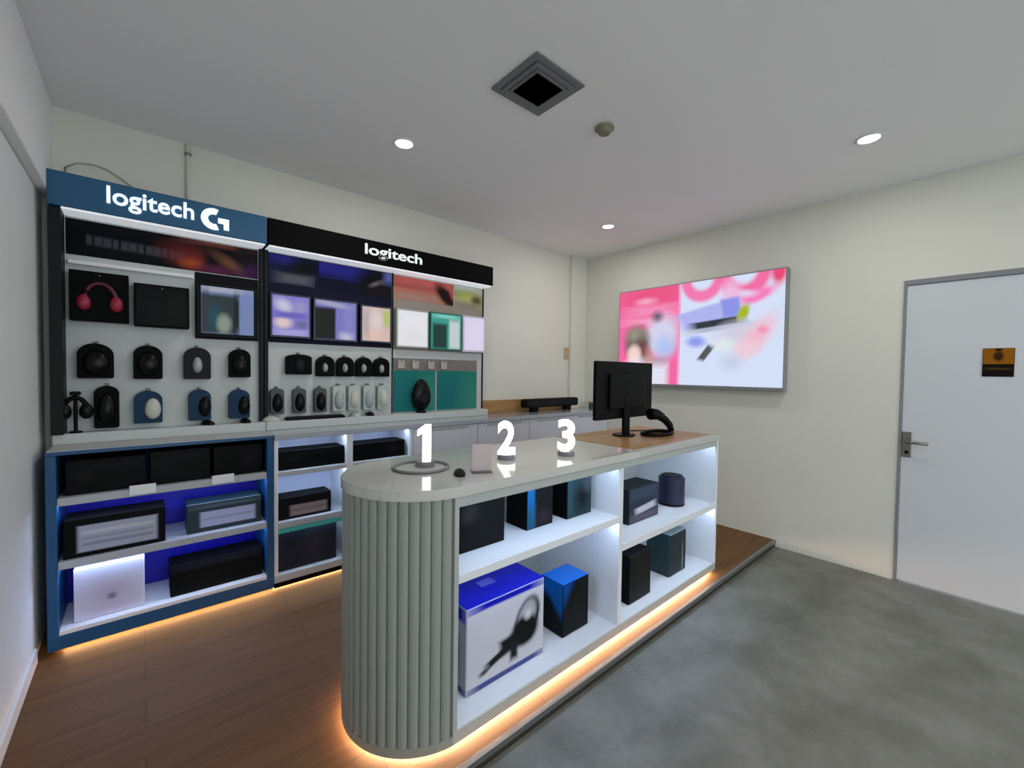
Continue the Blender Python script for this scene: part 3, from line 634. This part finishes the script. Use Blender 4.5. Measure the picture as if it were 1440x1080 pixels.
carton('headset_carton', 'large black carton, right one on the top shelf of the teal blue cabinet', 0.300, 0.545, 2.92, 3.16, 0.7955, 0.972, BLACKM, group=GC, front=FD2)
KB1 = print_mat('keyboard_front', (14, 15, 18), [('r', 0.52, 0.46, 0.40, 0.36, 0, (168, 176, 196), 0.05), ('r', 0.52, 0.62, 0.36, 0.05, 0, (192, 198, 210), 0.06), ('r', 0.52, 0.3, 0.36, 0.04, 0, (142, 150, 170), 0.06), ('r', 0.52, 0.46, 0.36, 0.03, 0, (152, 160, 178), 0.06)])
KB2 = print_mat('keyboard_front_b', (52, 64, 72), [('r', 0.54, 0.42, 0.38, 0.28, 0, (176, 182, 214), 0.06), ('r', 0.5, 0.88, 0.45, 0.06, 0, (84, 100, 110), 0.5), ('r', 0.54, 0.42, 0.34, 0.04, 0, (154, 162, 194), 0.06)])
carton('keyboard_carton', 'black keyboard carton with pale keyboard print on the middle teal shelf', -0.292, 0.086, 2.905, 3.06, 0.4915, 0.680, BLACKM, group=GC, front=KB1)
carton('keyboard_carton', 'slate keyboard carton with smaller pale print on the middle teal shelf', 0.178, 0.540, 2.93, 3.08, 0.4915, 0.655, TEALDK, group=GC, front=KB2)
WB = print_mat('white_box_front', (206, 210, 232), [('e', 0.5, 0.4, 0.3, 0.28, 0, (186, 178, 202), 0.8), ('e', 0.52, 0.35, 0.06, 0.06, 0, (120, 116, 140), 0.6), ('r', 0.5, 0.14, 0.35, 0.1, 0, (190, 186, 210), 0.7)])
carton('white_carton', 'white carton on the bottom shelf of the teal blue cabinet', -0.262, 0.000, 2.93, 3.08, 0.1625, 0.425, mat('white_carton', (222, 224, 236), 0.4), group=GC, front=WB)
carton('long_carton', 'long low black carton on the bottom shelf of the teal blue cabinet', 0.105, 0.545, 2.93, 3.10, 0.1625, 0.330, BLACKM, group=GC, front=print_mat('dark_front_c', (14, 16, 17), [('r', 0.5, 0.88, 0.48, 0.1, 0, (34, 38, 50), 0.5), ('e', 0.4, 0.4, 0.2, 0.3, 0, (22, 24, 24), 0.8)]))

# white open cabinet with two bays
C2 = thing('base_cabinet', 'white open base cabinet with lit shelves, right of teal one', 'cabinet', (1.06, 3.06, ZP))
bx0, bx1 = 0.600, 1.530
for a, b_ in ((bx0, bx0+0.022), (1.040, 1.080), (bx1-0.022, bx1)):
    box('side_panel', a, b_, YC, YA-0.002, 0.10, 0.985, WHITE, C2)
box('back_board', bx0+0.022, bx1-0.022, 3.212, 3.23, 0.10, 0.985, mat('pale_blue_back', (206, 214, 236), 0.4), C2, bev=0)
box('bottom_board', bx0, bx1, YC-0.001, 3.25, 0.099, 0.145, mat('shelf_grey', (176, 182, 190), 0.4), C2)
box('kick_board', bx0, bx1, YC+0.005, 3.2, 0.066, 0.099, BLACKM, C2)
box('plinth', bx0+0.002, bx1-0.002, YC+0.06, 3.2, ZP, 0.066, DARK, C2, bev=0)
box('under_glow_strip', bx0, bx1, YC+0.030, YC+0.036, 0.059, 0.0655, LEDWARM, C2, bev=0)
for a, b_ in ((bx0+0.0225, 1.0395), (1.0805, bx1-0.0225)):
    for z0_, z1_ in ((0.755, 0.785), (0.430, 0.470)):
        box('shelf', a, b_, YC+0.004, 3.211, z0_, z1_, mat('shelf_grey', (176, 182, 190), 0.4), C2)
        box('led_strip', a+0.01, b_-0.01, YC+0.034, YC+0.046, z0_-0.0026, z0_-0.0004, LEDCAB, C2, bev=0)
    box('led_strip', a+0.01, b_-0.01, YC+0.035, YC+0.047, 0.9805, 0.9845, LEDCOOL, C2, bev=0)
    box('teal_led_sheen', a+0.002, b_-0.002, YC+0.012, YC+0.018, 0.398, 0.4298, mat('teal_led_sheen', (84, 206, 196), 0.4), C2)  # bright teal colour stands in for LED light reflected under the shelf
GD = 'cartons in the white base cabinet'
carton('keyboard_carton', 'flat black carton on the top shelf beside the teal post', 0.630, 1.035, 2.92, 3.08, 0.7855, 0.905, BLACKM, group=GD, front=FD)
carton('keyboard_carton', 'flat black carton on the top shelf behind the rounded counter end', 1.095, 1.485, 2.92, 3.08, 0.7855, 0.905, BLACKM, group=GD, front=FD2)
KB3 = print_mat('keyboard_front_c', (24, 24, 26), [('r', 0.56, 0.36, 0.36, 0.26, 0, (150, 132, 132), 0.08), ('r', 0.56, 0.36, 0.32, 0.04, 0, (128, 112, 112), 0.06)])
carton('keyboard_carton', 'black carton with a pinkish keyboard print on the middle white shelf', 0.632, 0.950, 2.92, 3.06, 0.4705, 0.610, BLACKM, group=GD, front=KB3)
carton('long_carton', 'charcoal carton on the bottom shelf below the teal strip', 0.626, 0.985, 2.92, 3.12, 0.1455, 0.395, mat('charcoal_carton', (42, 44, 56), 0.4), group=GD, front=print_mat('dark_front_d', (40, 42, 54), [('e', 0.6, 0.6, 0.2, 0.3, 0, (58, 56, 68), 0.8)]))
# closed pale cabinet that reaches the corner
C3 = thing('base_cabinet', 'closed pale grey base cabinet running to the far corner', 'cabinet', (2.74, 3.06, ZP))
cx0, cx1 = 1.532, XB-0.004
box('carcass', cx0, cx1, YC+0.019, 3.21, 0.10, 0.985, LAV, C3)
box('kick_board', cx0, cx1, YC+0.05, 3.2, ZP, 0.099, BLACKM, C3)
nd = 4; wd_ = (cx1-cx0)/nd
for k in range(nd):
    d_ = box('cabinet_door', cx0+k*wd_+0.002, cx0+(k+1)*wd_-0.002, YC, YC+0.0185, 0.105, 0.980, LAV, C3)
    box('finger_rail', cx0+k*wd_+0.10, cx0+(k+1)*wd_-0.10, YC-0.004, YC, 0.955, 0.972, GREY, d_)
WT = tag(box('worktop', 0.600, XB-0.004, YC-0.012, YA-0.045, 0.9855, 1.0202, mat('worktop_grey', (164, 170, 178), 0.12, coat=0.4)), 'long grey worktop over the white and pale grey base cabinets', 'worktop')
up = tag(box('wood_upstand', 2.425, 3.698, YA-0.044, YA-0.001, 1.0205, 1.145, WTOP), 'wooden upstand on the wall behind the far worktop', 'upstand')
# black sound bar like device on the far worktop
t = thing('sound_bar', 'long black bar shaped device on the far worktop', 'speaker', (3.45, 3.13, 1.0205))
x0 = on_y(738, 560, 3.08).x; x1 = min(on_y(812, 560, 3.08).x, XB-0.03)
st0 = x0+0.12
box('body', x0, x1, 3.06, 3.15, 1.065, 1.155, BLACK, t, bev=0.02, seg=3)
for xx in (x0+0.15, x1-0.15): box('foot', xx-0.04, xx+0.04, 3.075, 3.135, 1.0205, 1.067, BLACK, t)
box('grille', x0+0.03, x1-0.03, 3.056, 3.061, 1.082, 1.138, DARK, t)
t = thing('small_box', 'small teal box in the corner of the far worktop', 'box', (3.86, 3.02, 1.0205))
box('body', 3.83, 3.92, 2.99, 3.05, 1.0205, 1.085, mat('teal_small', (50, 96, 96), 0.5), t, bev=0.003)
box('lid', 3.828, 3.922, 2.988, 3.052, 1.0845, 1.098, WTOP, t, bev=0.002)

# ------------------------------------------------------------------ display counter
KX0, KX1 = 0.865, 2.990; KY0, KY1 = 1.245, 1.855; KR = (KY1-KY0)/2; KC = (KY0+KY1)/2; SX = 0.830
K = thing('display_counter', 'grey island counter with fluted rounded end and open lit shelves', 'counter', (1.78, KC, ZP))
def stadium(r_, xr, n=30):          # rounded on the left, straight to x = xr
    a0 = math.pi/2 if xr >= KX0 else math.acos(max(-1, (xr-KX0)/r_))
    P_ = [(xr, KC-r_), (xr, KC+r_)] if xr > KX0 else []
    for i in range(n+1):
        a = a0+(2*math.pi-2*a0)*i/n
        P_.append((KX0+r_*math.cos(a), KC+r_*math.sin(a)))
    return P_
prism('rounded_end', stadium(KR-0.012, SX-0.001), 0.105, 0.972, SLAT, K)
prism('base_ring', stadium(KR, SX), 0.072, 0.1052, SLAT, K)
prism('plinth', stadium(KR-0.05, KX1-0.03), ZP, 0.072, DARK, K)
prism('counter_top', stadium(KR+0.006, 2.0), 0.972, 1.010, GREYTOP, K, bev=0.004)
box('wood_top', 2.0005, KX1+0.004, KY0-0.006, KY1+0.006, 0.972, 1.010, mat('top_edge_grey', (180, 182, 177), 0.3), K, bev=0.003)
wt = box('wood_inlay', 2.004, KX1-0.04, KY0+0.035, KY1, 1.010, 1.0115, WTOP, K, bev=0)
# fluted slats round the end
NS = 24
bm = bmesh.new(); prof = []
PW = math.pi*KR/24*0.5
n_ = 6
lo = [bm.verts.new((PW*0.94*math.cos(math.pi*k/n_), -0.012*math.sin(math.pi*k/n_), 0)) for k in range(n_+1)]
hi = [bm.verts.new((v_.co.x, v_.co.y, 0.866)) for v_ in lo]
for k in range(n_): bm.faces.new((lo[k], lo[k+1], hi[k+1], hi[k]))
bm.faces.new(lo); bm.faces.new(hi[::-1]); bm.faces.new((lo[0], hi[0], hi[-1], lo[-1]))
bmesh.ops.recalc_face_normals(bm, faces=bm.faces)
sme = bpy.data.meshes.new('slat'); bm.to_mesh(sme); bm.free(); sme.materials.append(SLAT)
for i in range(NS):
    a = math.pi*1.5-math.radians(11.4)-math.radians(168.6)*i/(NS-1)
    s_ = bpy.data.objects.new('slat', sme); COL.objects.link(s_); s_.parent = K
    rr = KR-0.012
    s_.location = Vector((KX0+rr*math.cos(a), KC+rr*math.sin(a), 0.1055))-K.location
    s_.rotation_euler.z = a+math.pi/2
# shelves
IN = WHITE
box('base_board', SX, KX1, KY0, KY1, 0.072, 0.120, GREY, K, bev=0.002)
box('bottom_shelf_face', SX+0.02, KX1-0.025, KY0+0.004, KY1-0.02, 0.120, 0.123, IN, K, bev=0)
box('end_panel', SX+0.0005, SX+0.020, KY0+0.001, KY1-0.02, 0.1205, 0.9715, GREY, K)
box('end_panel', KX1-0.022, KX1, KY0, KY1, 0.1205, 0.9715, IN, K)
box('divider', 1.838, 1.868, KY0+0.003, KY1-0.02, 0.1235, 0.952, IN, K)
box('back_panel', SX, KX1-0.0225, KY1-0.0195, KY1, 0.1205, 0.9715, GREY, K)
box('fascia', SX, KX1-0.0225, KY0, KY0+0.018, 0.935, 0.9715, GREY, K)
sl = box('shelf', SX+0.0205, 1.8375, KY0+0.002, KY1-0.02, 0.655, 0.690, IN, K)
sr = box('shelf', 1.8685, KX1-0.0225, KY0+0.002, KY1-0.02, 0.500, 0.540, IN, K)
def kled(x0, x1, z, par): box('led_strip', x0+0.01, x1-0.01, KY0+0.022, KY0+0.034, z-0.005, z-0.0005, LEDCOOL, par, bev=0)
kled(SX+0.02, 1.838, 0.9715, K); kled(1.868, KX1-0.022, 0.9715, K); kled(SX+0.02, 1.838, 0.655, sl); kled(1.868, KX1-0.022, 0.500, sr)
box('under_glow_strip', KX0, KX1-0.05, KY0+0.040, KY0+0.046, 0.060, 0.0715, LEDCNT, K, bev=0)
P_ = [(KX0+(KR-0.04)*math.cos(a), KC+(KR-0.04)*math.sin(a), 0.066) for a in [math.pi*1.5-math.pi*k/20 for k in range(21)]]
tube('under_glow_strip', P_, 0.004, LEDCNT, K, n=6)

GE = 'cartons on the counter shelves'
f1 = print_mat('black_box_front', (17, 19, 20), [('e', 0.22, 0.75, 0.14, 0.16, 0, (52, 52, 52), 0.8), ('r', 0.5, 0.5, 0.3, 0.3, 0, (22, 24, 25), 0.8)])
carton('black_carton', 'plain black carton on the upper shelf next to the fluted end', 0.945, 1.180, 1.385, 1.560, 0.6905, 0.890, BLACKM, group=GE, front=f1)
t = carton('striped_carton', 'black carton with a bright blue corner stripe on the upper shelf', 1.325, 1.500, 1.400, 1.545, 0.6905, 0.905, BLACKM, group=GE, front=print_mat('blue_stripe_front', (22, 24, 26), [('r', 0.10, 0.5, 0.17, 0.5, 0, (24, 92, 150), 0.25), ('r', 0.10, 0.2, 0.17, 0.25, 0, (28, 80, 104), 0.7), ('e', 0.65, 0.2, 0.2, 0.15, 0, (44, 36, 44), 0.8)]))
carton('teal_carton', 'dark teal carton on the upper shelf beside the divider', 1.585, 1.778, 1.385, 1.535, 0.6905, 0.895, BLACKM, group=GE, front=print_mat('teal_front', (38, 58, 64), [('e', 0.6, 0.45, 0.25, 0.3, 0, (18, 22, 26), 0.7), ('r', 0.1, 0.5, 0.1, 0.5, 0, (40, 70, 78), 0.6), ('e', 0.9, 0.8, 0.2, 0.2, 0, (64, 72, 80), 0.7)]))
# large white box, royal blue top, wheel picture
t = thing('wheel_carton', 'large white carton with royal blue top and steering wheel picture', 'box', (1.175, 1.47, 0.1235), GE)
wx0, wx1, wy0, wy1, wz0, wz1 = 0.956, 1.390, 1.345, 1.585, 0.1235, 0.478
box('body', wx0, wx1, wy0, wy1, wz0, wz1, mat('wheel_carton_body', (196, 196, 204), 0.4), t, bev=0.003)
box('top_face', wx0+0.001, wx1-0.001, wy0+0.001, wy1-0.001, wz1, wz1+0.0015, ROYAL, t, bev=0)
wf = print_mat('wheel_front', (190, 190, 198), [('r', 0.5, 0.03, 0.5, 0.035, 0, (66, 74, 130), 0.3), ('r', 0.5, 0.965, 0.5, 0.04, 0, (18, 22, 160), 0.4),
     ('e', 0.76, 0.56, 0.17, 0.29, -16, (34, 36, 38), 0.12), ('e', 0.755, 0.585, 0.125, 0.225, -16, (160, 160, 168), 0.2), ('e', 0.73, 0.43, 0.19, 0.19, 8, (18, 21, 21), 0.2), ('e', 0.77, 0.62, 0.05, 0.06, 0, (196, 196, 204), 0.6), ('r', 0.52, 0.36, 0.12, 0.10, 8, (22, 26, 26), 0.3), ('r', 0.36, 0.27, 0.14, 0.045, 22, (24, 26, 28), 0.35), ('r', 0.58, 0.24, 0.05, 0.1, 0, (26, 28, 30), 0.4), ('e', 0.2, 0.18, 0.06, 0.03, 20, (60, 60, 64), 0.6)])
print_y('front_print', wx0+0.003, wx1-0.003, wz0+0.003, wz1-0.002, wy0-0.0012, wf, t)
sm_ = print_mat('wheel_side', (170, 172, 182), [('r', 0.5, 0.03, 0.5, 0.04, 0, (66, 74, 130), 0.3), ('r', 0.5, 0.92, 0.5, 0.08, 0, (18, 22, 150), 0.3), ('r', 0.5, 0.42, 0.25, 0.2, 0, (70, 72, 78), 0.5)])
quad('side_print', (wx0-0.0012, wy1-0.003, wz0+0.003), (wx0-0.0012, wy0+0.003, wz0+0.003), (wx0-0.0012, wy0+0.003, wz1-0.002), (wx0-0.0012, wy1-0.003, wz1-0.002), sm_, t)
box('top_mark', 1.11, 1.19, 1.45, 1.50, wz1+0.0015, wz1+0.0019, mat('faint_blue_mark', (92, 96, 196), 0.4), t, bev=0)
t = thing('blue_carton', 'black carton with bright blue top on the lower counter shelf', 'box', (1.635, 1.44, 0.1235), GE)
box('body', 1.535, 1.730, 1.355, 1.505, 0.1235, 0.385, BLACKM, t, bev=0.003)
box('top_face', 1.536, 1.729, 1.356, 1.504, 0.385, 0.3865, BRIGHTB, t, bev=0)
bs = print_mat('blue_side', (16, 22, 28), [('r', 0.5, 0.95, 0.6, 0.28, -14, (14, 92, 176), 0.3), ('r', 0.85, 0.7, 0.25, 0.25, -30, (14, 84, 150), 0.4)])
quad('side_print', (1.5338, 1.503, 0.127), (1.5338, 1.357, 0.127), (1.5338, 1.357, 0.383), (1.5338, 1.503, 0.383), bs, t)
print_y('front_print', 1.538, 1.727, 0.127, 0.383, 1.3538, print_mat('blue_front', (15, 18, 18), [('r', 0.0, 1.0, 0.28, 0.26, -40, (12, 70, 140), 0.4), ('e', 0.6, 0.5, 0.3, 0.3, 0, (24, 26, 24), 0.8)]), t)
carton('grey_stripe_carton', 'slate carton with a pale slanted stripe, right hand upper shelf', 2.115, 2.440, 1.375, 1.540, 0.5405, 0.745, DARK, group=GE, front=print_mat('stripe_front', (44, 52, 66), [('r', 0.55, 0.36, 0.34, 0.10, 8, (186, 186, 196), 0.25), ('r', 0.5, 0.85, 0.5, 0.16, 0, (56, 68, 84), 0.5), ('r', 0.5, 0.1, 0.5, 0.12, 0, (82, 80, 92), 0.5)]))
t = thing('round_speaker', 'navy round can shaped speaker at right on upper shelf', 'speaker', (2.715, 1.435, 0.5405), GE)
cyl('body', (2.715, 1.435, 0.5405), 0.085, 0.195, NAVY, t, n=36, bev=0.012)
cyl('top_cap', (2.715, 1.435, 0.7355), 0.066, 0.004, DARK, t, n=32)
cyl('base_ring', (2.715, 1.435, 0.5445), 0.0865, 0.012, BLACK, t, n=36)
carton('black_carton', 'black carton on the right hand lower shelf by the divider', 2.040, 2.265, 1.315, 1.480, 0.1235, 0.395, BLACKM, group=GE, front=print_mat('black_front_e', (18, 20, 18), [('e', 0.5, 0.6, 0.3, 0.3, 0, (26, 28, 24), 0.8)]))
carton('grey_carton', 'dark green grey carton on the right hand lower shelf, far end', 2.520, 2.735, 1.335, 1.500, 0.1235, 0.395, TEALDK, group=GE, front=print_mat('grey_front_f', (30, 38, 38), [('r', 0.8, 0.35, 0.05, 0.3, 0, (110, 120, 118), 0.5), ('e', 0.4, 0.6, 0.3, 0.3, 0, (40, 48, 50), 0.8)]), topm=mat('carton_top_grey', (86, 98, 94), 0.5))

# ------------------------------------------------------------------ on the counter
ZT = 1.010
def digit(s, u_, v_, hgt, wid, label):
    c = on_z(u_, v_, ZT)
    t = thing('number_lamp', label, 'lamp', (c.x, c.y, ZT), 'lit number lamps on the counter')
    cyl('base', (c.x, c.y, ZT), 0.042, 0.022, mat('lamp_base_grey', (120, 124, 130), 0.2), t, n=32, bev=0.003)
    xd = Vector((math.sin(0.6), -math.cos(0.6), 0))*1.0
    xd = CR.copy(); xd.z = 0; xd.normalize()
    if s == '1':
        bm = bmesh.new(); pl = [(0.022, 0), (0.054, 0), (0.054, 0.158), (0.030, 0.158), (0.0, 0.136), (0.0, 0.108), (0.022, 0.120)]
        nn = xd.cross(Vector((0, 0, 1)))
        vs = [bm.verts.new(c+xd*(a-0.032)-nn*0.015+Vector((0, 0, 0.022+b_))) for a, b_ in pl]
        f = bm.faces.new(vs); r = bmesh.ops.extrude_face_region(bm, geom=[f])
        for g_ in r['geom']:
            if isinstance(g_, bmesh.types.BMVert): g_.co += nn*0.03
        from_bm('digit', bm, LITDIGIT, t)
        return
    o = text_mesh('digit', s, hgt*1.38, 0.03, LITDIGIT, t, (0, 0, 0), xd, bold=0.006, width=wid)
    d = off(t); nd_ = xd.cross(Vector((0, 0, 1)))
    for v_ in o.data.vertices:
        v_.co = v_.co + d
    zs = [v_.co.z for v_ in o.data.vertices]; zmin, zmax = min(zs), max(zs)
    for v_ in o.data.vertices:
        v_.co.z = (v_.co.z-zmin)*hgt/(zmax-zmin)+0.022
        v_.co -= xd*wid/2 + nd_*0.015
digit('1', 598, 655, 0.158, 0.058, 'glowing white number one lamp on the rounded counter end')
digit('2', 712, 645, 0.158, 0.085, 'glowing white number two lamp, middle of the counter')
digit('3', 796, 640, 0.158, 0.085, 'glowing white number three lamp nearest the monitor')
c = on_z(592, 658, ZT)
t = thing('ring_tray', 'shallow round grey tray around the number one lamp', 'tray', (c.x, c.y, ZT))
tube('rim', [(c.x+0.115*math.cos(a), c.y+0.115*math.sin(a), ZT+0.006) for a in [2*math.pi*k/40 for k in range(40)]], 0.006, mat('tray_grey', (112, 118, 118), 0.25), t, closed=True)
c = on_z(646, 668, ZT)
mouse(c.x, c.y, ZT, 'small grey mouse on the counter edge near number one', DARK, -0.4, 0.7, group='mice on the counter')
c = on_z(677, 664, ZT)
t = thing('card_holder', 'small clear card holder with a pinkish card on counter', 'card holder', (c.x, c.y, ZT))
box('holder', -0.040+c.x, 0.040+c.x, c.y-0.003, c.y+0.003, ZT+0.006, ZT+0.115, mat('card_pinkish', (192, 178, 180), 0.3), t, bev=0.001)
box('foot', -0.042+c.x, 0.042+c.x, c.y-0.025, c.y+0.025, ZT, ZT+0.006, ACRY, t, bev=0.001)
t.rotation_euler.z = -0.5
# monitor seen from behind
t = thing('monitor', 'black computer monitor on the wooden counter end, seen from behind', 'monitor', (2.42, 1.64, 1.0115))
x0, x1, z0, z1 = rect_y(839, 509, 917, 588, 1.62)
my = 1.62
b_ = box('rear_shell', x0, x1, my, my+0.030, z0, z1, BLACK, t, bev=0.006, seg=2)
box('rear_bulge', x0+0.12, x1-0.12, my-0.022, my+0.001, z0+0.06, z1-0.08, BLACK, b_, bev=0.012, seg=2)
box('screen', x0+0.012, x1-0.012, my+0.030, my+0.032, z0+0.014, z1-0.012, BLACKG, t, bev=0)
mxc = (x0+x1)/2-0.02
box('stand_neck', mxc-0.03, mxc+0.03, my-0.028, my+0.0, 1.020, z0+0.14, BLACK, t, bev=0.005)
prism('stand_base', [(mxc+0.085*math.cos(a), my+0.0+0.07*math.sin(a)) for a in [2*math.pi*k/32 for k in range(32)]], 1.0115, 1.022, BLACK, t, bev=0.003)
# hand scanner in its looped stand
c = Vector((2.635, 1.505, 0)); 
t = thing('barcode_scanner', 'black hand scanner on a looped stand beside the monitor', 'scanner', (c.x, c.y, 1.0115))
tube('loop_base', [(c.x+0.140*math.cos(a), c.y+0.080*math.sin(a), 1.0235) for a in [2*math.pi*k/28 for k in range(28)]], 0.012, BLACK, t, closed=True)
tube('handle', [(c.x+0.140, c.y-0.03, 1.028), (c.x+0.125, c.y-0.02, 1.070), (c.x+0.085, c.y-0.005, 1.110), (c.x+0.02, c.y+0.01, 1.140)], [0.018, 0.024, 0.026, 0.028], BLACK, t, n=12)
tube('head', [(c.x+0.06, c.y-0.0, 1.130), (c.x+0.01, c.y+0.012, 1.148), (c.x-0.05, c.y+0.025, 1.152)], [0.026, 0.036, 0.040], BLACK, t, n=12)
tube('cord', [(c.x+0.140, c.y-0.03, 1.022), (c.x+0.16, c.y+0.02, 1.0165), (c.x+0.11, c.y+0.14, 1.0165), (c.x-0.02, c.y+0.2, 1.0165)], 0.004, BLACK, t, n=6)
